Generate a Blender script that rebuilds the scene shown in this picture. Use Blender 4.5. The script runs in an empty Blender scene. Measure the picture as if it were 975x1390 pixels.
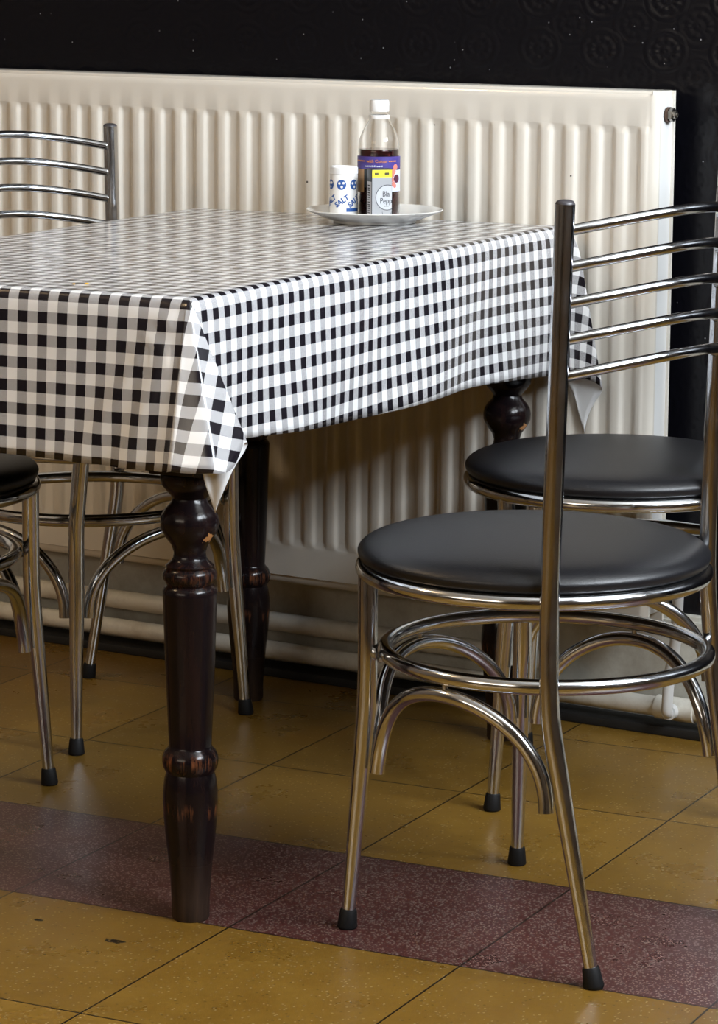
import bpy, bmesh, math, random
from mathutils import Vector, Matrix
random.seed(7)
PI = math.pi
COL = bpy.context.scene.collection

# ------------------------------------------------------------------ materials
def mat(name, col=(.8,.8,.8), rough=.5, metal=0., **kw):
    m = bpy.data.materials.new(name); m.use_nodes = True
    b = m.node_tree.nodes['Principled BSDF']
    b.inputs['Base Color'].default_value = (*col, 1)
    b.inputs['Roughness'].default_value = rough
    b.inputs['Metallic'].default_value = metal
    for k, v in kw.items():
        b.inputs[k.replace('_', ' ')].default_value = v
    return m
class NT:
    def __init__(s, m):
        s.t = m.node_tree; s.b = s.t.nodes['Principled BSDF']
    def n(s, typ, **kw):
        x = s.t.nodes.new(typ)
        for k, v in kw.items():
            if k.startswith('i_'):
                x.inputs[int(k[2:])].default_value = v
            else: setattr(x, k, v)
        return x
    def l(s, a, b): s.t.links.new(a, b)
    def math(s, op, a, b=None, c=None):
        x = s.n('ShaderNodeMath', operation=op)
        for i, v in enumerate((a, b, c)):
            if v is None: continue
            if isinstance(v, (int, float)): x.inputs[i].default_value = v
            else: s.l(v, x.inputs[i])
        return x.outputs[0]
    def mix(s, f, a, b):
        x = s.n('ShaderNodeMix', data_type='RGBA')
        for i, v in ((0, f), (6, a), (7, b)):
            if isinstance(v, (int, float)): x.inputs[i].default_value = v
            elif isinstance(v, tuple): x.inputs[i].default_value = (*v, 1)
            else: s.l(v, x.inputs[i])
        return x.outputs[2]
    def ramp(s, f, pts):
        x = s.n('ShaderNodeValToRGB'); cr = x.color_ramp
        while len(cr.elements) < len(pts): cr.elements.new(.5)
        for e, (p, c) in zip(cr.elements, pts):
            e.position = p; e.color = (*c, 1) if isinstance(c, tuple) else (c, c, c, 1)
        s.l(f, x.inputs[0]); return x.outputs[0]
    def noise(s, vec, scale, detail=3, rough=.5):
        x = s.n('ShaderNodeTexNoise'); x.inputs['Scale'].default_value = scale
        x.inputs['Detail'].default_value = detail; x.inputs['Roughness'].default_value = rough
        s.l(vec, x.inputs['Vector']); return x.outputs[0]
    def bump(s, h, strength, dist=.001):
        x = s.n('ShaderNodeBump'); x.inputs['Strength'].default_value = strength
        x.inputs['Distance'].default_value = dist; s.l(h, x.inputs['Height'])
        s.l(x.outputs[0], s.b.inputs['Normal'])

chrome = mat('chrome', (.64,.655,.68), .13, 1.)
t = NT(chrome); oc = t.n('ShaderNodeTexCoord').outputs['Object']
t.l(t.ramp(t.noise(oc, 45, 4), [(.35,.10),(.75,.20)]), t.b.inputs['Roughness'])
weld = mat('weld_metal', (.55,.54,.53), .3, 1.)
rubber = mat('black_rubber', (.004,.004,.0045), .6, 0., Specular_IOR_Level=.3)
vinyl = mat('black_vinyl', (.007,.007,.009), .42)
t = NT(vinyl); oc = t.n('ShaderNodeTexCoord').outputs['Object']
v = t.n('ShaderNodeTexVoronoi'); v.inputs['Scale'].default_value = 520; t.l(oc, v.inputs['Vector'])
t.bump(v.outputs['Distance'], .22, .0006)
cap_m = mat('dark_cap', (.05,.045,.05), .4)

# radiator enamel with small chips and grime
enamel = mat('cream_enamel', (.64,.60,.53), .14)
t = NT(enamel); oc = t.n('ShaderNodeTexCoord').outputs['Object']
n1 = t.noise(oc, 6, 5, .6)
base = t.mix(t.ramp(n1, [(.3,0.),(.75,1.)]), (.76,.72,.65), (.71,.665,.59))
chip = t.n('ShaderNodeTexVoronoi'); chip.inputs['Scale'].default_value = 22; t.l(oc, chip.inputs['Vector'])
sel = t.n('ShaderNodeSeparateColor'); t.l(chip.outputs['Color'], sel.inputs[0])
chipf = t.math('MULTIPLY', t.math('LESS_THAN', chip.outputs['Distance'], .045), t.math('GREATER_THAN', sel.outputs[0], .80))
t.l(t.mix(chipf, base, (.07,.06,.05)), t.b.inputs['Base Color'])
white_enamel = mat('white_enamel', (.70,.70,.69), .3)
pipe_m = mat('painted_pipe', (.62,.585,.51), .38)
t = NT(pipe_m); oc = t.n('ShaderNodeTexCoord').outputs['Object']
t.l(t.mix(t.ramp(t.noise(oc, 18, 6, .7), [(.45,0.),(.8,1.)]), (.76,.73,.65), (.50,.45,.37)), t.b.inputs['Base Color'])
skirt_m = mat('painted_skirting', (.50,.48,.42), .5)
t = NT(skirt_m); oc = t.n('ShaderNodeTexCoord').outputs['Object']
t.l(t.mix(t.ramp(t.noise(oc, 9, 8, .75), [(.42,0.),(.78,1.)]), (.60,.585,.52), (.33,.29,.23)), t.b.inputs['Base Color'])

# embossed black wallpaper, glossy paint, round medallions in rows and columns
wallp = mat('black_embossed_wallpaper', (.0032,.0032,.005), .25, 0., Specular_IOR_Level=.3)
t = NT(wallp); oc = t.n('ShaderNodeTexCoord').outputs['Object']
sp = t.n('ShaderNodeSeparateXYZ'); t.l(oc, sp.inputs[0])
def cell(o, p, off=0.): return t.math('SUBTRACT', t.math('FRACT', t.math('ADD', t.math('DIVIDE', o, p), off)), .5)
def med(off):
    cx = cell(sp.outputs[0], .105, off); cz = cell(sp.outputs[2], .075, off)
    r = t.math('SQRT', t.math('ADD', t.math('POWER', t.math('MULTIPLY', cx, 1.25), 2), t.math('POWER', cz, 2)))
    ring = t.math('MULTIPLY', t.math('SINE', t.math('MULTIPLY', r, 38.)), t.math('LESS_THAN', r, .47))
    ang = t.math('ARCTAN2', cz, cx)
    pet = t.math('MULTIPLY', t.math('SINE', t.math('MULTIPLY', ang, 10.)), t.math('MULTIPLY', t.math('LESS_THAN', r, .33), t.math('GREATER_THAN', r, .14)))
    return t.math('ADD', ring, t.math('MULTIPLY', pet, .6))
h = t.math('ADD', t.math('ADD', med(0.), t.math('MULTIPLY', med(.5), .5)), t.math('MULTIPLY', t.noise(oc, 90, 4), .8))
t.bump(h, .16, .0010)
fl = t.n('ShaderNodeTexVoronoi'); fl.inputs['Scale'].default_value = 55; t.l(oc, fl.inputs['Vector'])
sc_ = t.n('ShaderNodeSeparateColor'); t.l(fl.outputs['Color'], sc_.inputs[0])
fk = t.math('MULTIPLY', t.math('LESS_THAN', fl.outputs['Distance'], .06), t.math('GREATER_THAN', sc_.outputs[1], .86))
t.l(t.mix(fk, (.0032,.0032,.005), (.25,.25,.26)), t.b.inputs['Base Color'])

# floor: mustard terrazzo-like vinyl tiles with a maroon course; object space = tile grid
TX, TY = .305, .338
floor_m = mat('speckled_floor_tiles', (.3,.2,.05), .3, 0., Specular_IOR_Level=.36)
t = NT(floor_m); oc = t.n('ShaderNodeTexCoord').outputs['Object']
sp = t.n('ShaderNodeSeparateXYZ'); t.l(oc, sp.inputs[0])
ux = t.math('DIVIDE', sp.outputs[0], TX); uy = t.math('DIVIDE', sp.outputs[1], TY)
def seam(u, w):
    f = t.math('FRACT', u); d = t.math('MINIMUM', f, t.math('SUBTRACT', 1., f)); return t.math('LESS_THAN', d, w)
se = t.math('MAXIMUM', seam(ux, .0042), seam(uy, .0040))
red = t.math('MULTIPLY', t.math('GREATER_THAN', uy, 0.), t.math('LESS_THAN', uy, 1.))
cmb = t.n('ShaderNodeCombineXYZ'); t.l(t.math('FLOOR', ux), cmb.inputs[0]); t.l(t.math('FLOOR', uy), cmb.inputs[1])
wn = t.n('ShaderNodeTexWhiteNoise'); t.l(cmb.outputs[0], wn.inputs[0])
tone = t.math('ADD', .76, t.math('MULTIPLY', wn.outputs[0], .2))
cl = t.noise(oc, 14, 6, .7)
yel = t.mix(t.ramp(cl, [(.3,0.),(.7,1.)]), (.195,.100,.0145), (.250,.137,.021))
redc = t.mix(t.ramp(cl, [(.3,0.),(.7,1.)]), (.072,.022,.020), (.096,.031,.027))
def specks(scale, thr, pick, ch):
    v = t.n('ShaderNodeTexVoronoi'); v.inputs['Scale'].default_value = scale; v.inputs['Randomness'].default_value = 1.
    nz = t.n('ShaderNodeTexNoise'); nz.inputs['Scale'].default_value = scale*1.5; t.l(oc, nz.inputs['Vector'])
    vm = t.n('ShaderNodeVectorMath', operation='MULTIPLY_ADD'); t.l(nz.outputs[1], vm.inputs[0]); vm.inputs[1].default_value = (.0013,)*3; t.l(oc, vm.inputs[2])
    t.l(vm.outputs[0], v.inputs['Vector'])
    s = t.n('ShaderNodeSeparateColor'); t.l(v.outputs['Color'], s.inputs[0])
    return t.math('MULTIPLY', t.math('LESS_THAN', v.outputs['Distance'], thr), t.math('GREATER_THAN', s.outputs[ch], pick))
light_a = specks(210, .30, .80, 0); dark_a = specks(150, .26, .86, 1); light_b = specks(330, .52, .50, 2)
yel = t.mix(t.math('MULTIPLY', light_a, .6), yel, (.50,.38,.18)); yel = t.mix(t.math('MULTIPLY', dark_a, .75), yel, (.10,.055,.012))
redc = t.mix(t.math('MULTIPLY', t.math('MAXIMUM', light_a, light_b), .55), redc, (.38,.29,.24))
colr = t.mix(red, yel, redc)
vm = t.n('ShaderNodeVectorMath', operation='SCALE'); t.l(colr, vm.inputs[0]); t.l(tone, vm.inputs['Scale'])
# worn black marks near the table foot
def blot(x, y, rx, ry):
    a = t.math('POWER', t.math('DIVIDE', t.math('SUBTRACT', sp.outputs[0], x), rx), 2)
    b = t.math('POWER', t.math('DIVIDE', t.math('SUBTRACT', sp.outputs[1], y), ry), 2)
    d = t.math('SUBTRACT', t.math('ADD', a, b), t.math('MULTIPLY', t.math('SUBTRACT', t.noise(oc, 160, 3), .5), 3.4))
    return t.math('LESS_THAN', d, .55)
_c, _s = math.cos(math.radians(4.886)), math.sin(math.radians(4.886))
FO = (.088, -1.0291)
def tofloor(x, y): dx, dy = x-FO[0], y-FO[1]; return dx*_c+dy*_s, -dx*_s+dy*_c
bl = t.math('MAXIMUM', blot(*tofloor(.6109,-1.0929), .016, .008), blot(*tofloor(.4865,-1.0765), .008, .005))
full = t.mix(t.math('MAXIMUM', se, bl), vm.outputs[0], (.008,.005,.003))
t.l(full, t.b.inputs['Base Color'])
t.l(t.ramp(t.noise(oc, 7, 5, .65), [(.3,.24),(.8,.42)]), t.b.inputs['Roughness'])
t.bump(t.math('SUBTRACT', t.noise(oc, 60, 3), t.math('MULTIPLY', se, 3.)), .12, .001)

# black lacquered wood, lacquer worn through to red-brown and bare wood
wood = mat('black_lacquered_wood', (.02,.012,.012), .2, 0., Specular_IOR_Level=.24)
t = NT(wood); oc = t.n('ShaderNodeTexCoord').outputs['Object']
mp = t.n('ShaderNodeMapping'); mp.inputs['Scale'].default_value = (90, 90, 7); t.l(oc, mp.inputs[0])
g = t.noise(mp.outputs[0], 1., 5, .6)
wear = t.noise(oc, 16, 6, .65)
c1 = t.mix(t.ramp(g, [(.4,0.),(.7,1.)]), (.006,.004,.005), (.014,.0065,.006))
sp = t.n('ShaderNodeSeparateXYZ'); t.l(oc, sp.inputs[0])
z = sp.outputs[2]
def band(z0, w): return t.math('MAXIMUM', 0., t.math('SUBTRACT', 1., t.math('DIVIDE', t.math('ABSOLUTE', t.math('SUBTRACT', z, z0)), w)))
bn = t.math('MAXIMUM', t.math('MAXIMUM', band(.199,.014), band(.139,.012)), t.math('MULTIPLY', band(.423,.02), .45))
wf = t.math('MULTIPLY', bn, t.ramp(t.noise(mp.outputs[0], 1.7, 5, .7), [(.5,0.),(.68,1.)]))
c2 = t.mix(t.math('MULTIPLY', wf, .8), c1, (.26,.09,.035))
lowz = t.math('MAXIMUM', 0., t.math('SUBTRACT', 1., t.math('DIVIDE', z, .09)))
c3 = t.mix(t.math('MULTIPLY', lowz, t.ramp(g, [(.35,.25),(.65,1.)])), c2, (.055,.032,.02))
chp = t.ramp(wear, [(.765,0.),(.775,1.)])
vd = t.n('ShaderNodeVectorMath', operation='DISTANCE'); t.l(oc, vd.inputs[0]); vd.inputs[1].default_value = (.0295,-.004,.4715)
cd = t.math('SUBTRACT', vd.outputs['Value'], t.math('MULTIPLY', t.math('SUBTRACT', t.noise(oc, 110, 4), .5), .022))
chp = t.math('MAXIMUM', chp, t.math('LESS_THAN', cd, .0065))
t.l(t.mix(chp, c3, (.45,.21,.08)), t.b.inputs['Base Color'])
t.l(t.math('ADD', .19, t.math('MULTIPLY', lowz, .4)), t.b.inputs['Roughness'])
t.bump(g, .25, .0008)

# gingham oilcloth
PER = .0275
cloth_m = mat('gingham_oilcloth', (.8,.8,.8), .17)
t = NT(cloth_m); uvn = t.n('ShaderNodeUVMap').outputs[0]
sp = t.n('ShaderNodeSeparateXYZ'); t.l(uvn, sp.inputs[0])
def stripe(o, ph): return t.math('LESS_THAN', t.math('FRACT', t.math('ADD', t.math('DIVIDE', o, PER), ph)), .5)
PHU, PHV = .38, .40
a = stripe(sp.outputs[0], PHU); b = stripe(sp.outputs[1], PHV)
both = t.math('MULTIPLY', a, b); one = t.math('SUBTRACT', t.math('MAXIMUM', a, b), both)
tw = t.math('FRACT', t.math('DIVIDE', t.math('ADD', sp.outputs[0], sp.outputs[1]), .0011))
twv = t.math('LESS_THAN', tw, .52)
grey = t.mix(twv, (.74,.74,.75), (.12,.11,.12))
c = t.mix(one, (.86,.86,.86), grey); c = t.mix(both, c, (.012,.010,.014))
# a few crumbs of yellow stain
t.l(c, t.b.inputs['Base Color'])
t.l(t.ramp(t.noise(uvn, 25, 4), [(.3,.14),(.8,.22)]), t.b.inputs['Roughness'])
hn = t.noise(uvn, 9, 3)
t.bump(hn, .12, .004)
back_m = mat('white_cloth_backing', (.82,.83,.84), .7)

porcelain = mat('white_glazed_china', (.78,.77,.74), .12)
plastic_w = mat('white_plastic', (.85,.85,.85), .35)
card_w = mat('white_card', (.82,.81,.79), .55)
blue_ink = mat('blue_ink', (.02,.09,.33), .5)
glass = mat('clear_plastic', (1,1,1), .03, 0, IOR=1.3); glass.node_tree.nodes['Principled BSDF'].inputs['Transmission Weight'].default_value = 1
vinegar_m = mat('dark_brown_vinegar', (.030,.004,.005), .08)
lab_purple = mat('purple_print', (.065,.045,.26), .4)
lab_dark = mat('dark_print', (.015,.02,.022), .4)
lab_gold = mat('tan_print', (.38,.22,.10), .4)
lab_orange = mat('orange_ink', (.75,.28,.06), .5)
lab_skin = mat('pink_print', (.70,.22,.17), .5)
lab_pale = mat('pale_print', (.62,.66,.80), .5)
lab_grey = mat('silver_grey_print', (.36,.37,.39), .4)
lab_lgrey = mat('light_grey_print', (.52,.54,.57), .4)
lab_yellow = mat('yellow_print', (.85,.75,.04), .45)
ink = mat('dark_ink', (.02,.02,.03), .5)
crumb_m = mat('yellow_crumb', (.75,.42,.03), .6)
brass = mat('bleed_valve_metal', (.35,.33,.30), .3, 1.)
rust = mat('rusty_washer', (.13,.08,.06), .45, .8)
plaster = mat('brown_plaster', (.13,.10,.075), .8)
ceil_m = mat('ceiling_paint', (.75,.72,.66), .8)
frame_m = mat('window_frame_paint', (.5,.5,.48), .5)

# ------------------------------------------------------------------ mesh helpers
def link(name, me, parent=None, m=None, smooth=True):
    o = bpy.data.objects.new(name, me); COL.objects.link(o)
    if m is not None:
        for x in (m if isinstance(m, (list, tuple)) else [m]): me.materials.append(x)
    if parent is not None: o.parent = parent
    if smooth:
        for p in me.polygons: p.use_smooth = True
        me.set_sharp_from_angle(angle=math.radians(42))
    return o
def obj(name, bm, m, parent=None, smooth=True):
    bmesh.ops.recalc_face_normals(bm, faces=bm.faces[:])
    me = bpy.data.meshes.new(name); bm.to_mesh(me); bm.free()
    return link(name, me, parent, m, smooth)
def thing(name, label, cat, loc=(0,0,0), rz=0, group=None):
    o = bpy.data.objects.new(name, None); COL.objects.link(o)
    o.location = loc; o.rotation_euler = (0, 0, rz); o.empty_display_size = .05
    o['label'] = label; o['category'] = cat
    if group: o['group'] = group
    return o
def tag(o, label, cat, group=None):
    o['label'] = label; o['category'] = cat
    if group: o['group'] = group
    return o
def struct(o): o['kind'] = 'structure'; return o

def tube(bm, pts, rad, seg=20, closed=False, caps=True, fill=True):
    pts = [Vector(p) for p in pts]; n = len(pts)
    R = rad if isinstance(rad, (list, tuple)) else [rad]*n
    T = []
    for i in range(n):
        if closed: d = pts[(i+1) % n]-pts[i-1]
        else: d = pts[min(i+1, n-1)]-pts[max(i-1, 0)]
        T.append(d.normalized())
    ref = Vector((0,0,1)) if abs(T[0].z) < .9 else Vector((1,0,0))
    N = (ref-T[0]*ref.dot(T[0])).normalized(); rings = []
    for i in range(n):
        if i: N = (N-T[i]*N.dot(T[i])).normalized()
        B = T[i].cross(N)
        rings.append([bm.verts.new(pts[i]+(N*math.cos(a)+B*math.sin(a))*R[i]) for a in [2*PI*k/seg for k in range(seg)]])
    m = n if closed else n-1
    for i in range(m):
        A, Bq = rings[i], rings[(i+1) % n]
        off = 0
        if closed and i == n-1:
            off = min(range(seg), key=lambda k: (A[0].co-Bq[k].co).length)
        for k in range(seg):
            bm.faces.new((A[k], A[(k+1) % seg], Bq[(k+1+off) % seg], Bq[(k+off) % seg]))
    if not closed and caps:
        bm.faces.new(rings[0][::-1]); bm.faces.new(rings[-1])
    return bm
def lathe(bm, prof, seg=48, c=(0,0,0), closed=False):
    rings = []
    for r, z in prof:
        if r < 1e-6: rings.append([bm.verts.new((c[0], c[1], c[2]+z))])
        else: rings.append([bm.verts.new((c[0]+r*math.cos(2*PI*k/seg), c[1]+r*math.sin(2*PI*k/seg), c[2]+z)) for k in range(seg)])
    pairs = list(zip(rings, rings[1:]))
    if closed: pairs.append((rings[-1], rings[0]))
    for A, B in pairs:
        for k in range(seg):
            k2 = (k+1) % seg
            if len(A) == 1 and len(B) == 1: continue
            if len(A) == 1: bm.faces.new((A[0], B[k2], B[k]))
            elif len(B) == 1: bm.faces.new((A[k], A[k2], B[0]))
            else: bm.faces.new((A[k], A[k2], B[k2], B[k]))
    if not closed:
        if len(rings[0]) > 1: bm.faces.new(rings[0][::-1])
        if len(rings[-1]) > 1: bm.faces.new(rings[-1])
    return bm
def box(bm, lo, hi, bev=0., seg=2):
    g = bmesh.ops.create_cube(bm, size=1.)
    vs = g['verts']
    for v in vs:
        v.co = Vector([lo[i]+(v.co[i]+.5)*(hi[i]-lo[i]) for i in range(3)])
    if bev > 0:
        es = list({e for v in vs for e in v.link_edges})
        bmesh.ops.bevel(bm, geom=es, offset=bev, segments=seg, affect='EDGES', profile=.6)
    return bm
def spline(P, n):
    """Catmull-Rom through the points, n samples per span"""
    P = [Vector(p) for p in P]; out = []
    for i in range(len(P)-1):
        p0 = P[i-1] if i else P[0]*2-P[1]; p1, p2 = P[i], P[i+1]; p3 = P[i+2] if i+2 < len(P) else P[-1]*2-P[-2]
        for k in range(n):
            t_ = k/n
            out.append(.5*((2*p1)+(p2-p0)*t_+(2*p0-5*p1+4*p2-p3)*t_*t_+(3*p1-p0-3*p2+p3)*t_**3))
    out.append(P[-1]); return out
def BM(): return bmesh.new()

# ------------------------------------------------------------------ camera
F, YAW, PITCH, ROLL = 4151.41, -.5453, .1713, .0071
cam = bpy.data.cameras.new('camera'); co = bpy.data.objects.new('camera', cam); COL.objects.link(co)
fw = Vector((math.sin(YAW)*math.cos(PITCH), math.cos(YAW)*math.cos(PITCH), -math.sin(PITCH)))
r = Vector((math.cos(YAW), -math.sin(YAW), 0)); u = r.cross(fw)
r2 = r*math.cos(ROLL)+u*math.sin(ROLL); u2 = -r*math.sin(ROLL)+u*math.cos(ROLL)
M = Matrix((r2, u2, -fw)).transposed().to_4x4(); M.translation = Vector((2.6526, -3.9082, 1.1561))
co.matrix_world = M
cam.sensor_fit = 'HORIZONTAL'; cam.sensor_width = 36; cam.lens = 36*F/975; cam.shift_y = -45/975
cam.clip_start = .05
bpy.context.scene.camera = co

# ------------------------------------------------------------------ the room
WY = .20                                  # wall face behind the radiator
X0, X1, Y0, ZC = -2.6, 3.0, -5.6, 2.7
bm = BM()
vs = [bm.verts.new((*tofloor(x, y), 0)) for x, y in ((X0-.2,Y0-.2),(X1+.2,Y0-.2),(X1+.2,WY+.2),(X0-.2,WY+.2))]
bm.faces.new(vs)
vb = [bm.verts.new(v.co-Vector((0,0,.06))) for v in vs]
bm.faces.new(vb[::-1])
for i in range(4): bm.faces.new((vs[i], vb[i], vb[(i+1)%4], vs[(i+1)%4]))
fo = struct(obj('floor', bm, floor_m, smooth=False)); fo.rotation_euler = (0,0,math.radians(4.886)); fo.location = (FO[0], FO[1], 0)
struct(obj('wall_back', box(BM(), (X0-.2,WY,0), (X1+.2,WY+.2,ZC)), wallp, smooth=False))
struct(obj('wall_left', box(BM(), (X0-.2,Y0,0), (X0,WY,ZC)), plaster, smooth=False))
struct(obj('ceiling', box(BM(), (X0-.2,Y0-.2,ZC), (X1+.2,WY+.2,ZC+.1)), ceil_m, smooth=False))
# right wall with a window, front wall with an added opening for the warm fill
def wall_hole(name, axis, p, th, a0, a1, h0, h1, m):
    bm = BM()
    lo0, hi0 = (Y0, WY) if axis == 'x' else (X0-.2, X1+.2)
    def bx(s0, s1, z0, z1):
        if axis == 'x': box(bm, (min(p,p+th), s0, z0), (max(p,p+th), s1, z1))
        else: box(bm, (s0, min(p,p+th), z0), (s1, max(p,p+th), z1))
    bx(lo0, a0, 0, ZC); bx(a1, hi0, 0, ZC); bx(a0, a1, 0, h0); bx(a0, a1, h1, ZC)
    return struct(obj(name, bm, m, smooth=False))
WR = (-1.9, -.1, 1.65, 2.62)      # right-hand window: y range, z range
WF = (-1.4, 1.6, 1.5, 2.5)        # added front window, out of view, placed for the fill: x range, z range
wall_hole('wall_right', 'x', X1, .2, *WR, plaster)
wall_hole('wall_front', 'y', Y0, -.2, *WF, plaster)
def frame(name, axis, p, a0, a1, h0, h1, bars):
    bm = BM(); w = .05
    def bx(s0, s1, z0, z1):
        if axis == 'x': box(bm, (p-.03, s0, z0), (p+.03, s1, z1), .004)
        else: box(bm, (s0, p-.03, z0), (s1, p+.03, z1), .004)
    bx(a0, a1, h0, h0+w); bx(a0, a1, h1-w, h1)
    for k in range(bars+1):
        s = a0+(a1-a0-w)*k/bars; bx(s, s+w, h0+w, h1-w)
    return struct(obj(name, bm, frame_m, smooth=False))
frame('window_1', 'x', X1+.08, *WR, 2)
frame('fill_window', 'y', Y0-.08, *WF, 3)
def area(name, loc, rot, sx, sy, e, col):
    l = bpy.data.lights.new(name, 'AREA'); l.shape = 'RECTANGLE'; l.size = sx; l.size_y = sy
    l.energy = e; l.color = col
    o = bpy.data.objects.new(name, l); COL.objects.link(o); o.location = loc; o.rotation_euler = rot; return o
area('daylight_right', (X1+.22, (WR[0]+WR[1])/2, (WR[2]+WR[3])/2), (0, PI/2, 0), WR[3]-WR[2], WR[1]-WR[0], 200, (.86,.93,1.))
area('warm_fill_front', ((WF[0]+WF[1])/2, Y0-.22, (WF[2]+WF[3])/2), (PI/2, 0, 0), WF[1]-WF[0], WF[3]-WF[2], 42, (1.,.84,.64))  # warm fill light added at the unseen front opening
# added lamp, out of view, giving warm ambient light
for i, (lx, ly) in enumerate(((-1.2,-2.2),)):
    L_ = thing('fill_lamp', 'added round fill lamp under the ceiling, out of view, for warm light', 'lamp', (lx, ly, ZC))
    obj('fill_lamp_base', lathe(BM(), [(0,0),(.09,0),(.09,-.03),(.07,-.045),(0,-.045)], c=(0,0,0)), frame_m, L_)
    em = mat('fill_lamp_glass', (1,.9,.7), .4); em.node_tree.nodes['Principled BSDF'].inputs['Emission Color'].default_value = (1,.72,.42,1)
    em.node_tree.nodes['Principled BSDF'].inputs['Emission Strength'].default_value = 50
    obj('fill_lamp_shade', lathe(BM(), [(0,-.20)]+[(.15*math.sin(a), -.12-.08*math.cos(a)) for a in [PI*k/12 for k in range(1,12)]]+[(0,-.04)]), em, L_)
w = bpy.data.worlds.new('world'); bpy.context.scene.world = w; w.use_nodes = True
w.node_tree.nodes['Background'].inputs[0].default_value = (.75,.85,1,1); w.node_tree.nodes['Background'].inputs[1].default_value = .6

# skirting board behind the radiator
bm = BM(); box(bm, (X0, WY-.018, 0), (X1, WY, .175), .003)
bx2 = box(bm, (X0, WY-.024, .150), (X1, WY-.0178, .168), .002)
struct(obj('baseboard_back', bm, skirt_m))

gap_black = mat('black_gap_shadow', (.008,.007,.006), .7)  # black strip added for the dirty gap and its shadow under the lower pipe
struct(obj('gap_shadow_strip_1', box(BM(), (X0, .128, 0), (X1, WY-.018, .014), .003), gap_black))
# ------------------------------------------------------------------ radiator
RY = .095                                  # front face of the front panel
RX1 = .723; RX0 = -1.55; RZ0, RZ1 = .165, .958
rad = thing('radiator', 'long cream double panel radiator on the black wall behind the table', 'radiator', ((RX0+RX1)/2, RY+.03, RZ0))
def RL(p): return (p[0]-rad.location.x, p[1]-rad.location.y, p[2]-rad.location.z)
PIT = .0409; RIB0 = .6630                  # rib 21 crest
def rib_profile(x):
    k = (x-RIB0)/PIT; f = abs(k-round(k))   # 0 at the crest, .5 in the valley
    if f < .17: return 1-.10*(f/.17)**2
    if f < .33: q = (f-.17)/.16; return .90*(1-q*q*(3-2*q))
    return 0.
def panel(name, yf, sgn, detail=True):
    bm = BM(); th = .012; zb, zt = RZ0, RZ1; zr0, zr1 = RZ0+.062, RZ1-.050
    xs = [RX0, RX0+.004, RX0+.012]; x = RX0+.028
    nx = int((RX1-.013-x)/(PIT/16)); xs += [x+(RX1-.013-x)*i/nx for i in range(nx+1)]; xs += [RX1-.009, RX1-.004, RX1]
    zs = [(zb,0),(zb+.003,.003),(zb+.012,.004),(zb+.013,.0065),(zb+.056,.0065)]
    zs += [(zr0+.012*(1-math.cos(PI*i/16)), None) for i in range(0, 9)]
    zs += [(zr1-.012*(1-math.cos(PI*i/16)), None) for i in range(8, -1, -1)]
    zs += [(zt-.014,.0065),(zt-.006,.0055),(zt-.002,.003),(zt,0)]
    rows = []
    for zz, base in zs:
        row = []
        for x in xs:
            edge = min(x-RX0, RX1-x); eb = 0 if edge < .001 else (.003 if edge < .006 else (.0055 if edge < .011 else 1))
            if base is None:
                if zz < (zb+zt)/2: f = min(1, (zz-zr0)/.020)
                else: f = min(1, (zr1-zz)/.020)
                f = max(0, f); f = math.sin(f*PI/2)
                v = .0065*(1-f)+f*(.0022+rib_profile(x)*.0068)
                v = v*min(1, (edge-.006)/.012)+.004*(1-min(1, (edge-.006)/.012)) if edge < .018 and edge > .010 else v
            else: v = base
            if eb < 1: v = min(v, eb) if eb < .0055 else .0062
            row.append(bm.verts.new(RL((x, yf-sgn*v, zz))))
        rows.append(row)
    for A, B in zip(rows, rows[1:]):
        for i in range(len(xs)-1): bm.faces.new((A[i], A[i+1], B[i+1], B[i]))
    cs = [bm.verts.new(RL((x, yf+sgn*.004, zz))) for x, zz in ((RX0,zb),(RX1,zb),(RX1,zt),(RX0,zt))]
    bm.faces.new(cs)
    bm.faces.new(rows[0]+[cs[1], cs[0]]); bm.faces.new(rows[-1][::-1]+[cs[3], cs[2]])
    bm.faces.new([r_[0] for r_ in rows][::-1]+[cs[0], cs[3]]); bm.faces.new([r_[-1] for r_ in rows]+[cs[2], cs[1]])
    return obj(name, bm, enamel, rad)
panel('front_panel', RY+.0065, 1)
o = panel('rear_panel', RY+.058, -1)
bm = BM()                                   # convector sheet between the panels
zz0, zz1 = RZ0+.03, RZ1-.04; n = 300
prev = None
for i in range(n+1):
    x = RX0+.03+(RX1-.075-RX0)*i/n; yy = RY+.032+.012*math.copysign(min(1, abs(math.sin(x*2*PI/.025))*1.8), math.sin(x*2*PI/.025))
    a, b = bm.verts.new(RL((x, yy, zz0))), bm.verts.new(RL((x, yy, zz1)))
    if prev: bm.faces.new((prev[0], a, b, prev[1]))
    prev = (a, b)
obj('convector_fins', bm, white_enamel, rad)
bm = BM(); box(bm, RL((RX1-.014, RY+.008, RZ0+.02)), RL((RX1-.004, RY+.058, RZ1-.006)), .003)     # end closure
obj('end_panel', bm, white_enamel, rad)
bm = BM(); box(bm, RL((RX0+.002, RY+.002, RZ1-.008)), RL((RX1-.006, RY+.060, RZ1+.0005)), .002)
obj('top_grille', bm, enamel, rad)
v_ = Vector(RL((RX1-.002, RY+.036, RZ1-.034)))
bm = BM(); tube(bm, [v_, v_+Vector((.004,0,0))], .0112, 24); o = obj('bleed_valve', bm, rust, rad)
bm = BM(); tube(bm, [v_+Vector((.004,0,0)), v_+Vector((.010,0,0))], .0105, 6); tube(bm, [v_+Vector((.010,0,0)), v_+Vector((.014,0,0))], .006, 20)
tube(bm, [v_+Vector((.0135,0,0)), v_+Vector((.0165,0,0))], .003, 4)
obj('valve_nut', bm, brass, o)

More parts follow.
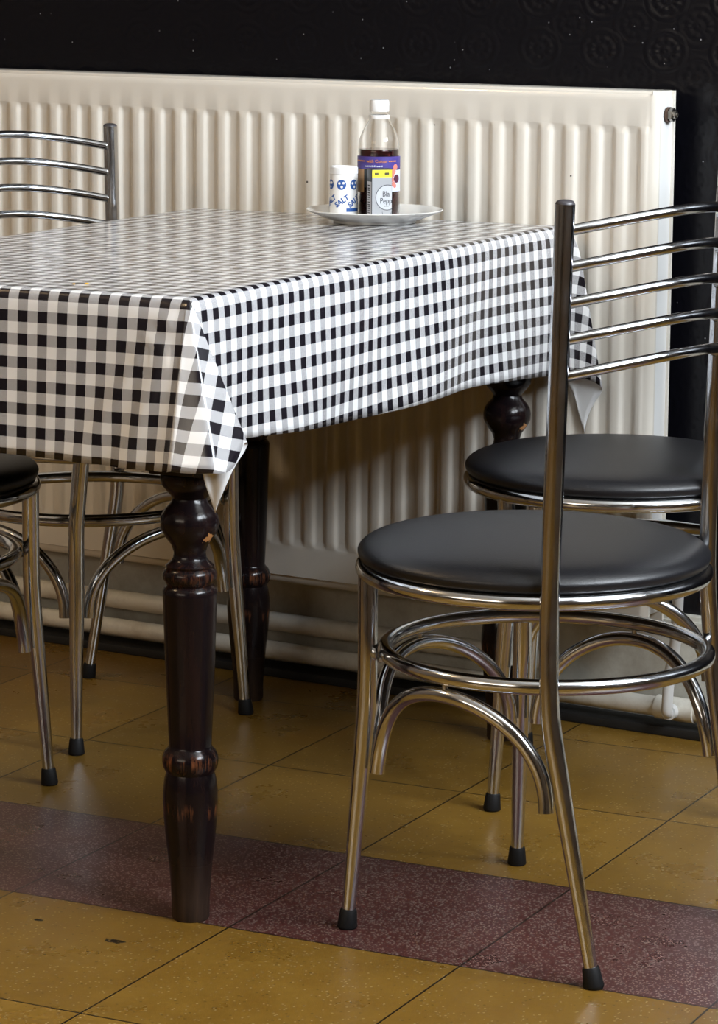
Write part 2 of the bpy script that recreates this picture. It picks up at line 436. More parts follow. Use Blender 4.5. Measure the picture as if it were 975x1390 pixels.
# ------------------------------------------------------------------ heating pipes
def pipe(name, pts, rad_, label):
    o = obj(name, tube(BM(), pts, rad_, 24), pipe_m); return tag(o, label, 'pipe')
PY = WY-.018-.0205-.014
py = .145
th_ = thing('heating_pipe', 'lower painted heating pipe along the skirting with a thick tee fitting', 'pipe', (.3, py, .043))
def TL(p): return (p[0]-.3, p[1]-py, p[2]-.043)
obj('pipe_run', tube(BM(), [TL((X0+.01,py,.040)), TL((X1-.01,py,.040))], .0148, 28), pipe_m, th_)
fx = .7527
obj('tee_fitting', tube(BM(), [TL(p) for p in ((fx-.032,py,.040),(fx-.0315,py,.040),(fx+.0315,py,.040),(fx+.032,py,.040))], [.0165,.018,.018,.0165], 28), pipe_m, th_)
obj('riser', tube(BM(), [TL(p) for p in spline([(fx,py-.012,.040),(fx,py-.030,.041),(fx+.001,py-.036,.052),(fx+.004,py-.036,.10),(fx+.012,py-.036,.150),(fx+.014,py-.034,.235)], 6)], .0085, 18), white_enamel, th_)
obj('riser_joint', tube(BM(), [TL(p) for p in ((fx,py-.016,.040),(fx,py-.029,.0405))], [.0115,.0115], 18), white_enamel, th_)
vt = obj('valve_body', tube(BM(), [RL(p) for p in ((RX1-.004,RY+.030,.252),(RX1+.052,RY+.030,.252))], .011, 20), white_enamel, rad)
obj('valve_nut', tube(BM(), [RL(p) for p in ((RX1+.006,RY+.030,.252),(RX1+.020,RY+.030,.252))], .0145, 6), white_enamel, vt)
obj('valve_cap', lathe(BM(), [(0,.0),(.0125,.0),(.0150,.004),(.0140,.030),(.011,.036),(0,.037)], 24, c=RL((RX1+.043,RY+.024,.256))), plastic_w, vt)
pipe('heating_pipe', spline([(X0+.01,py+.002,.0875),(-1,py+.002,.0875),(.43,py+.002,.0875),(.468,py+.002,.0875),(.484,py+.006,.0875),(.490,py+.02,.0875),(.490,WY-.012,.0875)], 6), .0152,
     'upper painted heating pipe under the radiator, above the lower pipe')

# ------------------------------------------------------------------ table
TC = (.3227, -.5030); TR = .090; TW, TD, TZ = .2993, .5435, .760
table = thing('dining_table', 'dark lacquered dining table with turned legs under the checked cloth', 'table', (*TC, 0), TR)
obj('tabletop', box(BM(), (-TW+.006,-TD+.006,TZ-.030), (TW-.006,TD-.006,TZ-.0012), .005), wood, table)
PROF = [(.030,.5475),(.0345,.546),(.0350,.540),(.0335,.533),(.0290,.5273),(.0235,.5210),(.0206,.5167),(.0225,.511),(.0290,.5044),(.0335,.497),(.0350,.4894),(.0345,.481),(.0316,.4743),(.0270,.467),(.0222,.461),(.0190,.4513),(.0200,.445),(.0222,.4415),(.0262,.438),(.0290,.4355),(.0278,.4330),(.0300,.431),(.0320,.427),(.0325,.4235),(.0318,.419),(.0285,.4145),(.0275,.4120),(.0300,.410),(.0325,.4055),(.0325,.400),(.0312,.36),(.0292,.30),(.0270,.245),(.0256,.216),(.0270,.2125),(.0310,.2085),(.0335,.202),(.0340,.197),(.0330,.190),(.0300,.1845),(.0290,.1825),(.0312,.175),(.0332,.160),(.0334,.148),(.0322,.125),(.0298,.100),(.0270,.075),(.0245,.050),(.0232,.025),(.0228,.003),(.0215,0.)]
LEGS = ((.270,-.493),(-.187,.507),(.262,.470),(-.215,-.485))
for lx, ly in LEGS:
    bm = BM(); lathe(bm, PROF, 56)
    lo = obj('leg', bm, wood, table); lo.location = (lx, ly, 0)
    obj('leg_block', box(BM(), (-.036,-.036,.5472), (.036,.036,TZ-.031), .003), wood, lo)
def apron(a, b):
    (ax, ay), (bx_, by) = a, b; d = Vector((bx_-ax, by-ay, 0)); L_ = d.length; d.normalize(); nn = Vector((-d.y, d.x, 0))
    bm = BM(); box(bm, (.037, -.011, .64), (L_-.037, .011, TZ-.0305), .002)
    for v in bm.verts: v.co = Vector((ax, ay, 0))+d*v.co.x+nn*v.co.y+Vector((0,0,v.co.z))
    obj('apron', bm, wood, table)
for a, b in ((0,2),(2,1),(1,3),(3,0)): apron(LEGS[a], LEGS[b])

# ------------------------------------------------------------------ tablecloth
OV = .200; RR = .009
def g_out(h): return RR*(1-math.exp(-h/RR*1.1))
# per corner: sideways components of the hanging direction as the cloth angle runs from side A to side B
def cspline(P, t_):
    n = len(P)
    for i in range(n-1):
        if t_ <= P[i+1][0] or i == n-2:
            t0, t1 = P[i][0], P[i+1][0]; s = (t_-t0)/(t1-t0)
            p0 = P[i-1] if i else P[i]; p3 = P[i+2] if i+2 < n else P[i+1]
            out = []
            for k in (1, 2):
                m1 = (P[i+1][k]-p0[k])/(t1-p0[0]) if t1 != p0[0] else 0; m2 = (p3[k]-P[i][k])/(p3[0]-t0) if p3[0] != t0 else 0
                h00 = 2*s**3-3*s*s+1; h10 = s**3-2*s*s+s; h01 = -2*s**3+3*s*s; h11 = s**3-s*s
                out.append(h00*P[i][k]+h10*(t1-t0)*m1+h01*P[i+1][k]+h11*(t1-t0)*m2)
            return out
# near right corner: angle 0 = front side, 90 = right side; comps (x outward of right side, y outward of front side)
CRN = {
 'nr': [(0,.0,.24),(5,.035,.265),(10,.10,.25),(17,.270,.205),(19.5,.295,.16),(25,.325,.02),(31,.350,-.125),(33,.325,-.145),(36,.24,-.06),(40,.16,-.03),(45,.10,-.04),(60,.055,-.01),(78,.035,.0),(90,.035,.0)],
 'fr': [(0,.05,.0),(12,.12,.0),(24,.185,.02),(26.5,.18,.035),(34,.15,.045),(45,.12,.05),(60,.10,.04),(78,.03,.03),(90,.0,.02)],
 'nl': [(0,.03,.04),(20,.14,.12),(45,.32,.30),(70,.12,.14),(90,.04,.03)],
 'fl': [(0,.04,.03),(20,.14,.10),(45,.26,.05),(70,.10,.03),(90,.0,.03)],
}
# sides: name -> (origin corner, along, outward, length); along runs corner->corner
SIDES = [
 ('front', Vector((-TW,-TD,0)), Vector((1,0,0)), Vector((0,-1,0)), 2*TW),
 ('right', Vector((TW,-TD,0)), Vector((0,1,0)), Vector((1,0,0)), 2*TD),
 ('back',  Vector((TW,TD,0)), Vector((-1,0,0)), Vector((0,1,0)), 2*TW),
 ('left',  Vector((-TW,TD,0)), Vector((0,-1,0)), Vector((-1,0,0)), 2*TD),
]
# corner i joins end of side i with start of side i+1
CC = ['nr', 'fr', 'fl', 'nl']
def corner_dir(i, phi):
    """direction at cloth angle phi from the end of side i towards side i+1 (world-of-table)"""
    key = CC[i]; A = SIDES[i]; B = SIDES[(i+1) % 4]
    outA, outB = A[3], B[3]
    if key == 'nr': c = cspline(CRN[key], phi); return outB*c[0]+outA*c[1]
    if key == 'fr': c = cspline(CRN[key], phi); return outA*c[0]+outB*c[1]
    if key == 'fl': c = cspline(CRN[key], phi); return outB*c[0]+outA*c[1]
    c = cspline(CRN[key], phi); return outA*c[0]+outB*c[1]
def mkdir(hv):
    l = min(hv.length, .95); return Vector((hv.x, hv.y, -math.sqrt(1-l*l)))
bm = BM(); uvl = bm.loops.layers.uv.new('UVMap'); UV = {}
def nv(p, uv): v = bm.verts.new(p); UV[v] = uv; return v
KS = ((1.0,1.03),(.90,1.12),(1.12,1.05),(1.05,1.0))
NU, NV, NH, NP, Z = 44, 80, 26, 72, TZ
grid = [[nv((-TW+2*TW*i/NU, -TD+2*TD*j/NV, Z), (-TW+2*TW*i/NU, -TD+2*TD*j/NV)) for j in range(NV+1)] for i in range(NU+1)]
for i in range(NU):
    for j in range(NV): bm.faces.new((grid[i][j], grid[i+1][j], grid[i+1][j+1], grid[i][j+1]))
hs = [0]+[OV*((k/NH)**1.35) for k in range(1, NH+1)]
def wave(side, s, L_):
    if side == 'front': return .012*math.sin(s*21+1.0)+.008*math.sin(s*47)
    if side == 'right': return .010*math.sin(s*11+.6)+.006*math.sin(s*27+2)
    if side == 'back': return .0
    return .02*math.sin(s*15)
cols = {}
for si, (nm, O, al_, out, L_) in enumerate(SIDES):
    n = NU if si % 2 == 0 else NV
    c0 = corner_dir((si-1) % 4, 90); c1 = corner_dir(si, 0)
    prev = None
    for k in range(n+1):
        s = L_*k/n
        e0, e1 = math.exp(-s/.07), math.exp(-(L_-s)/(.09 if nm == 'front' else .07))
        taper = (1-math.exp(-s/.10))*(1-math.exp(-(L_-s)/.10))
        base = out*(.022+wave(nm, s, L_)*taper)
        if nm == 'front': base += out*.0
        if nm == 'back': base = out*.012
        kk = KS[si][0]+(KS[si][1]-KS[si][0])*k/n
        hv = base*(1-max(e0, e1)) + c0*e0*(1 if e0 > e1 else 0) + c1*e1*(1 if e1 >= e0 else 0)
        lft = 1.
        d = mkdir(hv); row = []
        if si == 0: top = grid[k][0]
        elif si == 1: top = grid[NU][k]
        elif si == 2: top = grid[NU-k][NV]
        else: top = grid[0][NV-k]
        row.append(top)
        for h in [q*kk for q in hs[1:]]:
            g_ = g_out(h)
            # soft crease streaks running down-left from the near corner on the front side
            p = O+al_*s+out*g_+d*(h-g_*.62)*lft+Vector((0,0,Z))
            if nm == 'front':
                q_ = (L_-s)/(h+.012)
                p += out*.0060*math.exp(-((q_-.30)/.10)**2)*min(1, h/.05)
                p += out*.0055*math.exp(-((q_-.62)/.10)**2)*min(1, h/.05)
            if nm == 'right':
                p += out*.026*(.25+.75*math.exp(-(24/14)**2))*(1-math.exp(-h/.014))*math.exp(-((L_-s)/.09)**1.5)
                p += out*.004*math.sin(s*19+h*14)*(h/OV)
                p.z += .006*math.sin(s*6.5+2.3)*(h/OV)**2*taper
            uvp = O+al_*s+out*h
            row.append(nv(p, (uvp.x, uvp.y)))
        if prev:
            for a in range(len(row)-1): bm.faces.new((prev[a], prev[a+1], row[a+1], row[a]))
        else: cols[(si, 0)] = row
        prev = row
    cols[(si, 1)] = prev
for i in range(4):
    A = SIDES[i]; B = SIDES[(i+1) % 4]; C = A[1]+A[2]*A[4]; outA, outB = A[3], B[3]
    prev = cols[(i, 1)]; last = cols[((i+1) % 4, 0)]
    for k in range(1, NP+1):
        phi = 90*k/NP
        if k == NP: row = last
        else:
            pr = math.radians(phi); e = outA*math.cos(pr)+outB*math.sin(pr); rmax = 1/max(math.cos(pr), math.sin(pr))*(1-(.19*math.exp(-((phi-31)/6.5)**2)+.06*math.exp(-((phi-45)/12)**2) if i == 0 else 0))
            d = mkdir(corner_dir(i, phi)); row = [prev[0]]
            kk = KS[i][1]+(KS[(i+1)%4][0]-KS[i][1])*k/NP
            for h in hs[1:]:
                rho = h*rmax*kk; g_ = g_out(rho)
                p = C+e*g_+d*(rho-g_*.62)+Vector((0,0,Z)); uvp = C+e*rho
                if i == 1: p += outA*.026*(1-math.exp(-rho/.014))*(math.exp(-((phi-24)/14)**2) if phi > 24 else .25+.75*math.exp(-((phi-24)/14)**2))
                row.append(nv(p, (uvp.x, uvp.y)))
        for a in range(len(row)-1):
            f = [prev[a], prev[a+1], row[a+1], row[a]]
            if a == 0: f = [prev[0], prev[1], row[1]]
            bm.faces.new(f)
        prev = row
for f in bm.faces:
    for l in f.loops: l[uvl].uv = UV[l.vert]
    f.normal_update()
me = bpy.data.meshes.new('tablecloth'); 
bmesh.ops.recalc_face_normals(bm, faces=bm.faces[:])
up = sum(1 if f.normal.z > 0 else -1 for f in bm.faces if abs(f.calc_center_median().z-Z) < 1e-5)
if up < 0: bmesh.ops.reverse_faces(bm, faces=bm.faces[:])
bm.to_mesh(me); bm.free()
cloth = link('tablecloth', me, None, [cloth_m, back_m]); cloth.location = (*TC, 0); cloth.rotation_euler = (0,0,TR)
me.set_sharp_from_angle(angle=math.radians(170))
sm = cloth.modifiers.new('thickness', 'SOLIDIFY'); sm.thickness = .0007; sm.offset = -1; sm.material_offset = 1; sm.material_offset_rim = 1; sm.use_rim = True
tag(cloth, 'black and white gingham oilcloth draped over the dining table', 'tablecloth')

# ------------------------------------------------------------------ plate and condiments
ZT = TZ+.0006
PC = (.330, -.041)
pl = lathe(BM(), [(0,.0025),(.050,.0025),(.052,0),(.056,0),(.058,.0035),(.068,.0065),(.082,.0125),(.0925,.0172),(.094,.0185),(.0925,.0195),(.081,.0155),(.066,.0095),(.056,.0070),(.030,.0065),(0,.0065)], 72)
plate = obj('plate', pl, porcelain); plate.location = (*PC, ZT)
tag(plate, 'white china plate on the far end of the checked tablecloth', 'plate')
ZP = ZT+.0068
CR = Vector((.855,.519,0)); CB = Vector((-.519,.855,0))   # image right / away from the lens, on the ground
def text_mesh(txt, size, m, bold=0.):
    cu = bpy.data.curves.new('lettering', 'FONT'); cu.body = txt; cu.size = size; cu.align_x = 'CENTER'; cu.align_y = 'CENTER'; cu.extrude = .00012; cu.offset = bold
    cu.resolution_u = 3
    ob = bpy.data.objects.new('tmp', cu); COL.objects.link(ob)
    bpy.context.view_layer.update()
    me = bpy.data.meshes.new_from_object(ob.evaluated_get(bpy.context.evaluated_depsgraph_get()))
    bpy.data.objects.remove(ob); bpy.data.curves.remove(cu); return me
def wrap(bm, fn):
    for v in bm.verts: v.co = fn(v.co)
def to_cyl(R, ang0, z0, rot=0., extra=0.):
    c, s = math.cos(rot), math.sin(rot)
    def f(p):
        x, y = p.x*c-p.y*s, p.x*s+p.y*c; a = ang0+x/R; rr = R+.0002+p.z+extra
        return Vector((rr*math.cos(a), rr*math.sin(a), z0+y))
    return f
CA = math.atan2(-CB.y, -CB.x)          # angle facing the lens
def disc(bm, cx, cy, r, z=0, n=20):
    # filled disc subdivided enough to bend
    c = bm.verts.new((cx, cy, z)); rings = []
    for q in (.5, 1.):
        rings.append([bm.verts.new((cx+r*q*math.cos(2*PI*k/n), cy+r*q*math.sin(2*PI*k/n), z)) for k in range(n)])
    for k in range(n):
        bm.faces.new((c, rings[0][k], rings[0][(k+1)%n])); bm.faces.new((rings[0][k], rings[1][k], rings[1][(k+1)%n], rings[0][(k+1)%n]))
def patch(bm, x0, x1, y0, y1, z=0, n=16):
    ra = [(bm.verts.new((x0+(x1-x0)*k/n, y0, z)), bm.verts.new((x0+(x1-x0)*k/n, y1, z))) for k in range(n+1)]
    for a, b in zip(ra, ra[1:]): bm.faces.new((a[0], b[0], b[1], a[1]))
def loose(name, bm, m, parent): return obj(name, bm, m, parent, smooth=False)

# salt pot
SR = .0190
sp_ = Vector((*PC, 0))-CR*.0455-CB*.010
salt = thing('salt_pot', 'white card salt pot printed blue, left of the brown vinegar bottle', 'salt pot', (sp_.x, sp_.y, ZP))
obj('pot_body', lathe(BM(), [(0,0),(.0185,0),(SR,.001),(SR,.056),(.0185,.0568),(0,.0568)]), card_w, salt)
obj('pot_lid', lathe(BM(), [(0,.0572),(.0192,.0572),(.0194,.058),(.0192,.0655),(.0175,.067),(.0160,.0668),(.0155,.0655),(0,.0655)]), plastic_w, salt)
bmx = BM()
for k in range(-3, 5):
    a = CA+(-.13)+k*.98
    b1 = BM(); b1.from_mesh(text_mesh('SALT', .0098, blue_ink, .0003)); wrap(b1, to_cyl(SR, a, .0225, math.radians(33)))
    m_ = bpy.data.meshes.new('q'); b1.to_mesh(m_); b1.free(); bmx.from_mesh(m_); bpy.data.meshes.remove(m_)
loose('printed_lettering', bmx, blue_ink, salt)
bmx, bmw = BM(), BM()
for k in range(-3, 5):
    a = CA-.16+k*.98
    b1 = BM(); disc(b1, 0, 0, .0066); wrap(b1, to_cyl(SR, a, .0440)); m_ = bpy.data.meshes.new('q'); b1.to_mesh(m_); b1.free(); bmx.from_mesh(m_)
    b1 = BM()
    for cx, cy in ((-.0028,.0018),(.0028,.0022),(.0004,-.0028)): disc(b1, cx, cy, .0017, .0002, 12)
    wrap(b1, to_cyl(SR, a, .0440)); m_ = bpy.data.meshes.new('q'); b1.to_mesh(m_); b1.free(); bmw.from_mesh(m_)
loose('printed_discs', bmx, blue_ink, salt); loose('printed_dots', bmw, card_w, salt)
b1 = BM(); patch(b1, .2*SR, 1.5*SR, 0.009, .0135, 0, 10); wrap(b1, to_cyl(SR, CA, 0)); loose('printed_band', b1, blue_ink, salt)

# vinegar bottle
vp = Vector((*PC, 0))+CR*.006+CB*.012
bot = thing('vinegar_bottle', 'clear bottle of dark brown vinegar with a white screw cap', 'bottle', (vp.x, vp.y, ZP))
BP = [(0,.001),(.020,0),(.0268,.002),(.0290,.008),(.0292,.020),(.0286,.034),(.0280,.042),(.0280,.078),(.0284,.092),(.0280,.098),(.0272,.1075),(.0238,.1175),(.0202,.1245),(.0150,.1340),(.0124,.1400),(.0118,.144),(.0118,.150)]
inn = [(max(0, r-.0009), z+.0009) for r, z in BP[::-1]]; inn[-1] = (0, .002); inn[0] = (.0109, .150)
prof = [(p.x, p.y) for p in spline([(r, z, 0) for r, z in BP], 3)]
prin = [(p.x, p.y) for p in spline([(r, z, 0) for r, z in inn], 3)]
bm = BM(); lathe(bm, prof+prin[:-1]+[(0,.002)], 56); obj('bottle_body', bm, glass, bot)
liq = [(max(0, r-.0013), z+.0012) for r, z in prof if z < .0925]; liq[0] = (0, .0025); liq += [(.0264,.0953),(0,.0953)]
obj('vinegar', lathe(BM(), liq, 56), vinegar_m, bot)
obj('screw_cap', lathe(BM(), [(0,.1475),(.0132,.1475),(.0134,.150),(.0134,.1615),(.0122,.1635),(0,.1638)], 48), plastic_w, bot)
obj('cap_ring', lathe(BM(), [(.0119,.1375),(.0142,.1375),(.0142,.1425),(.0119,.1430)], 48, closed=True), plastic_w, bot)
LR = .0291
def lab(name, x0, x1, y0, y1, m, ex=0.):
    b = BM(); patch(b, x0, x1, y0, y1, 0, 24); wrap(b, to_cyl(LR, CA, .003, 0, ex)); return loose(name, b, m, bot)
l0 = lab('label', -.045, .040, .040, .083, lab_dark); lab('label_band', -.045, .040, .0655, .083, lab_purple, .0001)
lab('label_band', -.045,-.022,.033,.065, lab_gold, .00015); lab('label_band', .018,.040,.034,.037, lab_pale, .0002)
b = BM()
patch(b, .0165,.040,.037,.064); wrap(b, to_cyl(LR, CA, .003, 0, .0001)); loose('label_picture', b, lab_pale, bot)
b = BM()
for (cx, cy, rr) in ((.0215,.062,.0042),(.0190,.0570,.0036),(.0200,.0505,.0030),(.0215,.0445,.0034),(.0250,.068,.0042),(.0240,.0420,.0030)): disc(b, cx, cy, rr, 0, 14)
wrap(b, to_cyl(LR, CA, .003, 0, .0004)); loose('label_picture', b, lab_skin, bot)
b = BM(); disc(b, .0275,.052,.0058,0,16); wrap(b, to_cyl(LR, CA, .003, 0, .0006)); loose('label_picture', b, mat('plum_print', (.10,.02,.05), .4), bot)
b = BM(); b.from_mesh(text_mesh('with Colour', .0060, lab_orange)); wrap(b, to_cyl(LR, CA-.10, .0795, 0, .0004)); loose('label_lettering', b, lab_orange, bot)
b = BM()
x = -.020
while x < .004:
    w_ = random.uniform(.0008,.0018); patch(b, x, x+w_, .0685, .0702+random.uniform(0,.0008), 0, 1); x += w_+.0006
wrap(b, to_cyl(LR, CA, .003, 0, .0004)); loose('label_lettering', b, lab_pale, bot)
b = BM()
for xs_, xe in ((-.040,-.021),(.0135,.026)):
    x = xs_
    while x < xe:
        w_ = random.uniform(.0008,.0016); patch(b, x, x+w_, .0757, .0774, 0, 1); x += w_+.0006
wrap(b, to_cyl(LR, CA, .003, 0, .0004)); loose('label_lettering', b, lab_orange, bot)

# pepper box in front of the bottle
pp = Vector((*PC, 0))+CR*.0068-CB*.042
pa = math.atan2(CR.y, CR.x)+math.radians(22)
pep = thing('pepper_box', 'small grey pepper carton with a yellow strip, in front of the vinegar bottle', 'pepper box', (pp.x, pp.y, ZP), pa)
HW, HD, HH = .0155, .0095, .0600
obj('carton', box(BM(), (-HW,-HD,0), (HW,HD,HH), .0008), lab_dark, pep)
def fpatch(name, x0, x1, z0, z1, m, d): b = BM(); patch(b, x0, x1, z0, z1, 0, 1); wrap(b, lambda p: Vector((p.x, -HD-d, p.y))); return loose(name, b, m, pep)
fpatch('front_print', -HW+.0006, HW-.0006, .0008, .0500, lab_grey, .0001)
fpatch('yellow_strip', -HW+.0006, HW-.0006, .0500, .0585, lab_yellow, .0001)
def fdisc(name, cx, cz, rx, rz, m, d):
    b = BM(); disc(b, 0, 0, 1, 0, 32)
    for v in b.verts: v.co = Vector((max(-HW+.0008, min(HW-.0007, cx+v.co.x*rx)), -HD-d, max(.001, cz+v.co.y*rz)))
    return loose(name, b, m, pep)
fdisc('printed_oval', .0075, .0095, .0070, .0070, ink, .00015); fdisc('printed_oval', .0075, .0110, .0068, .0068, lab_grey, .0002)
fdisc('printed_oval', .0080, .0265, .0178, .0150, ink, .00025); fdisc('printed_oval', .0080, .0265, .0170, .0142, lab_lgrey, .00035)
for s_, cz, sz in (('Bla', .0305, .0092), ('Pepp', .0225, .0092)):
    b = BM(); b.from_mesh(text_mesh(s_, sz, ink)); wrap(b, lambda p: Vector((p.x+.0060, -HD-.0006-p.z, p.y+cz))); loose('printed_lettering', b, ink, pep)
b = BM()
for x0_ in (-.011, .004):
    for q in range(4): patch(b, x0_+q*.0017, x0_+q*.0017+.0012, .0528, .0555, 0, 1)
for q in range(4): patch(b, .004+q*.0016, .004+q*.0016+.0010, .0160, .0168, 0, 1)
wrap(b, lambda p: Vector((p.x, -HD-.0006, p.y))); loose('printed_lettering', b, ink, pep)
b = BM(); patch(b, -HD+.001, HD-.001, .002, .045, 0, 1); wrap(b, lambda p: Vector((-HW-.0001, p.x, p.y))); loose('side_print', b, lab_lgrey, pep)
b = BM(); zz = .005
while zz < .040:
    h_ = random.uniform(.0006,.0018); patch(b, -.004, .005, zz, zz+h_, 0, 1); zz += h_+random.uniform(.0008,.0018)
wrap(b, lambda p: Vector((-HW-.0003, p.x, p.y))); loose('bar_code', b, ink, pep)

salt.scale = (1.08, 1.08, 1.13); bot.scale = (1.08, 1.08, 1.05); pep.scale = (1.04, 1., 1.25); plate.scale = (1.08, 1.08, 1.)
CRUMBS = ((.485,-.966),(.472,-.974))
# yellow crumbs on the cloth
for k, (x, y) in enumerate(CRUMBS):
    b = BM(); bmesh.ops.create_icosphere(b, subdivisions=2, radius=1)
    for v in b.verts: v.co = Vector((v.co.x*.0030, v.co.y*.0022, v.co.z*.0010+.0008))*(1+random.uniform(-.15,.15))*(1.-.35*k)
    o = obj('crumb', b, crumb_m); o.location = (x, y, TZ); tag(o, ('larger' if k == 0 else 'smaller')+' yellow crumb on the checked cloth near the front edge', 'crumb')

# ------------------------------------------------------------------ chairs
ZS, RS, SO, ZF, RF = .434, .203, -.020, .337, .1916
FFX, FFY, RFX, RFY = .163, .171, .187, .155
PFX, PFY, PRX, PRY = .148, .154, .128, .168
PSX, PSY, PTX, ZTOP = .121, .162, .132, .884
def ring_pts(cx, r_, z, n=96): return [(cx+r_*math.cos(2*PI*k/n), r_*math.sin(2*PI*k/n), z) for k in range(n)]
def foot(parent, a, b):
    """rubber ferrule at the end b of a leg coming from a"""
    a, b = Vector(a), Vector(b); d = (a-b).normalized(); s = .024
    k = s/d.z
    pts = [Vector((b.x, b.y, .0)), Vector((b.x, b.y, .0012)), b+d*(k*.12), b+d*(k*.9), b+d*k]
    pts[2].z = max(pts[2].z, .003)
    bm = BM(); tube(bm, pts, [.0105,.0118,.0122,.0102,.0092], 24); return obj('rubber_foot', bm, rubber, parent)
def make_chair(label):
    t = thing('chair', label, 'chair', group='chrome cafe chairs')
    # cushion
    c = []
    for r_, z in [(0,.0365),(.06,.0362),(.11,.0352),(.150,.0332),(.178,.0305),(.194,.0270),(.2035,.0225),(.2090,.0165),(.2095,.0115),(.2070,.0060),(.2030,.0035),(.198,.0020),(0,.0020)]: c.append((r_, z))
    pts = [(p.x, p.y) for p in spline([(a, b, 0) for a, b in c[:-1]], 3)]+[(0,.0020)]
    bm = lathe(BM(), pts, 96); obj('seat', bm, vinyl, t).location = (SO, 0, ZS+.0065)
    bm = tube(BM(), ring_pts(SO, RS, ZS), .0095, 20, closed=True); obj('seat_ring', bm, chrome, t)
    bm = tube(BM(), ring_pts(0, RF, ZF), .0093, 20, closed=True); obj('foot_ring', bm, chrome, t)
    for s in (-1, 1):
        top = (-.153, s*.1485, ZS-.006); mid = (-PFX, s*PFY, ZF); kn = (-PFX, s*(PFY+.001), .285); ft = (-FFX, s*FFY, .0)
        end = Vector(kn)*.05+Vector(ft)*.95
        P_ = spline([top, ((top[0]+mid[0])/2, (top[1]+mid[1])/2, .385), mid, kn, Vector(kn)*.8+Vector(ft)*.2+Vector((.0,-s*.0008,0)), Vector(kn)*.4+Vector(ft)*.6, end], 7)
        R_ = [.0118 if p.z > .27 else .0078+.0040*max(0, p.z/.27) for p in P_]; 
        lg = obj('leg', tube(BM(), P_, R_, 22), chrome, t); foot(lg, kn, ft)
        bm = BM(); bmesh.ops.create_uvsphere(bm, u_segments=10, v_segments=8, radius=.0034)
        for v in bm.verts: v.co += Vector((-.1415, s*.1465, ZF))*.975
        obj('weld', bm, weld, lg)
        # back post
        tp = (PTX, s*PSY, ZTOP); st = (PSX, s*PSY, ZS+.02); md = (PRX-.002, s*(PRY-.001), ZF); kn = (PRX+.003, s*(PRY-.001), .290); ft = (RFX, s*RFY, 0)
        end = Vector(kn)*.05+Vector(ft)*.95
        P_ = spline([tp, ((PTX+PSX)/2, s*PSY, (ZTOP+ZS)/2+.01), st, md, kn, Vector(kn)*.78+Vector(ft)*.22, Vector(kn)*.4+Vector(ft)*.6, end], 8)
        R_ = [.0112 if p.z > .27 else .0078+.0034*max(0, p.z/.27) for p in P_]
        po = obj('back_post', tube(BM(), P_, R_, 22), chrome, t); foot(po, kn, ft)
        obj('post_cap', lathe(BM(), [(0,-.002),(.0108,-.002),(.0108,.0012),(.009,.0035),(.005,.0048),(0,.0052)], 24, c=tp), cap_m, po)
        for zz, xx, rr in ((ZS, .116, .158), (ZF, .122, .156)):
            bm = BM(); bmesh.ops.create_uvsphere(bm, u_segments=10, v_segments=8, radius=.0055)
            for v in bm.verts: v.co += Vector((xx, s*rr, zz))
            obj('weld', bm, weld, po)
    # curved back rails
    for k in range(5):
        zr = ZTOP-.030-.0405*k; f = (zr-ZS)/(ZTOP-ZS); xa = PSX+(PTX-PSX)*f
        P_ = []
        for i in range(29):
            q = -1+2*i/28; P_.append((xa+.068*(1-abs(q)**2.1), q*(PSY-.009), zr+.020*(1-q*q)))
        bm = tube(BM(), P_, .0061, 18)
        for s in (-1, 1):
            g_ = bmesh.ops.create_uvsphere(bm, u_segments=10, v_segments=8, radius=.0066)
            for v in g_['verts']: v.co = Vector((v.co.x*.9, v.co.y*.7, v.co.z))+Vector((xa+.001, s*(PSY-.0105), zr))
        obj('back_rail', bm, chrome, t)
    # three arched braces: left, front, right
    def arch(e0, e1):
        P_ = []
        a0, a1 = math.atan2(e0[1], e0[0]) % (2*PI), math.atan2(e1[1], e1[0]) % (2*PI)
        if a1 < a0: a1 += 2*PI
        r0, r1 = math.hypot(*e0), math.hypot(*e1); base = .196
        for i in range(41):
            th_ = PI*(i/40); xx = -math.cos(th_); hh = math.sin(th_)**.92
            a = (a0+a1)/2+(a1-a0)/2*xx; zz = base+(ZF-.0210-base)*hh
            rr = (r0 if xx < 0 else r1)*(1-hh)+(RF+.001)*hh
            P_.append((rr*math.cos(a), rr*math.sin(a), zz))
        bm = tube(BM(), P_, .0089, 18, caps=True)
        br = obj('arch_brace', bm, chrome, t)
        mid_ = (a0+a1)/2; c_ = Vector((RF*math.cos(mid_), RF*math.sin(mid_), 0))
        obj('joining_pin', tube(BM(), [c_+Vector((0,0,ZF-.016)), c_+Vector((0,0,ZF-.007))], .0032, 10), weld, br)
    arch((.126, .169), (-.128, .160))
    arch((-.151, .135), (-.151, -.135))
    arch((-.128, -.160), (.126, -.169))
    return t
def dup(root, label):
    r_ = root.copy(); COL.objects.link(r_); r_['label'] = label
    for ch in list(root.children):
        c = ch.copy(); COL.objects.link(c); c.parent = r_
        for g_ in list(ch.children):
            d = g_.copy(); COL.objects.link(d); d.parent = c
    return r_
def put(o, x, y, th_): o.location = (x, y, 0); o.rotation_euler = (0, 0, th_)
A = make_chair('chrome chair nearest the camera, tall curved-rail back, black round seat')
B = dup(A, 'chrome chair by the radiator, black round seat seen behind the nearest chair')
C_ = dup(A, 'chrome chair with its rail back against the radiator, seat tucked under the cloth')
D = dup(A, 'chrome chair at the left edge, only part of its black seat and legs showing')
put(A, 1.0015, -.7549, -.1419)
put(B, .8089, -.1437, .36)
put(C_, -.056, -.228, 2.9196)
put(D, -.043, -.7418, 3.0768)

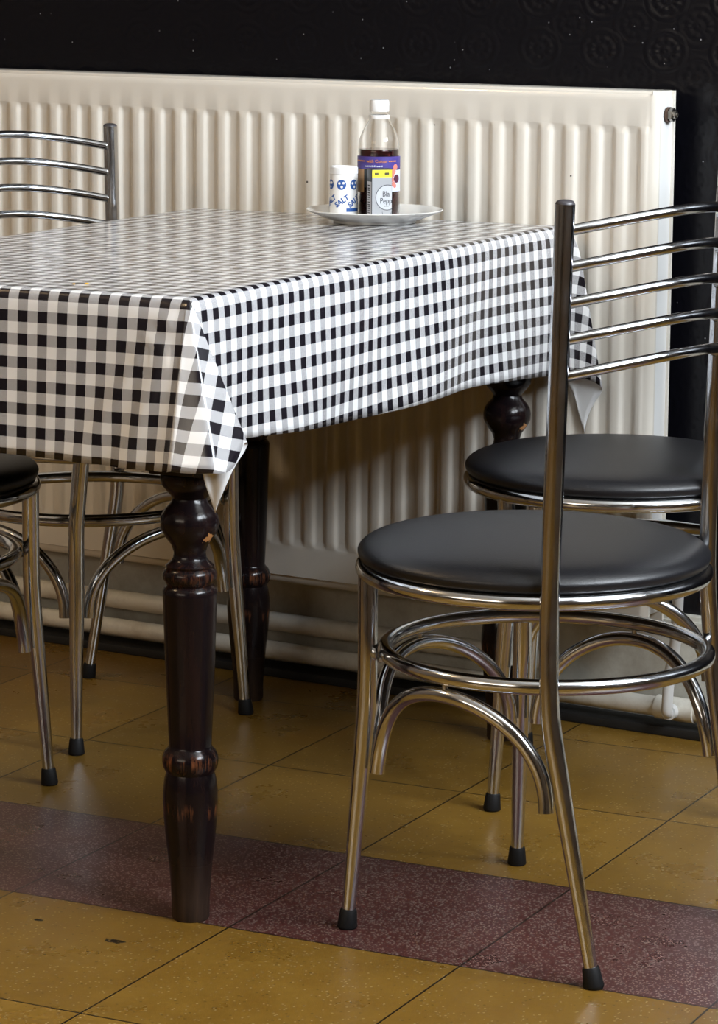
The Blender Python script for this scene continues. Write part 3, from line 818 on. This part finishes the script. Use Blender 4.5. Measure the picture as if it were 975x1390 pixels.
# ------------------------------------------------------------------ look
vs_ = bpy.context.scene.view_settings
vs_.view_transform = 'Standard'; vs_.look = 'None'; vs_.exposure = .22; vs_.gamma = 1; vs_.use_curve_mapping = False
cy = bpy.context.scene.cycles
cy.max_bounces = 10; cy.diffuse_bounces = 4; cy.glossy_bounces = 5; cy.transmission_bounces = 8
cy.use_denoising = True; cy.sample_clamp_indirect = 6; cy.caustics_reflective = False
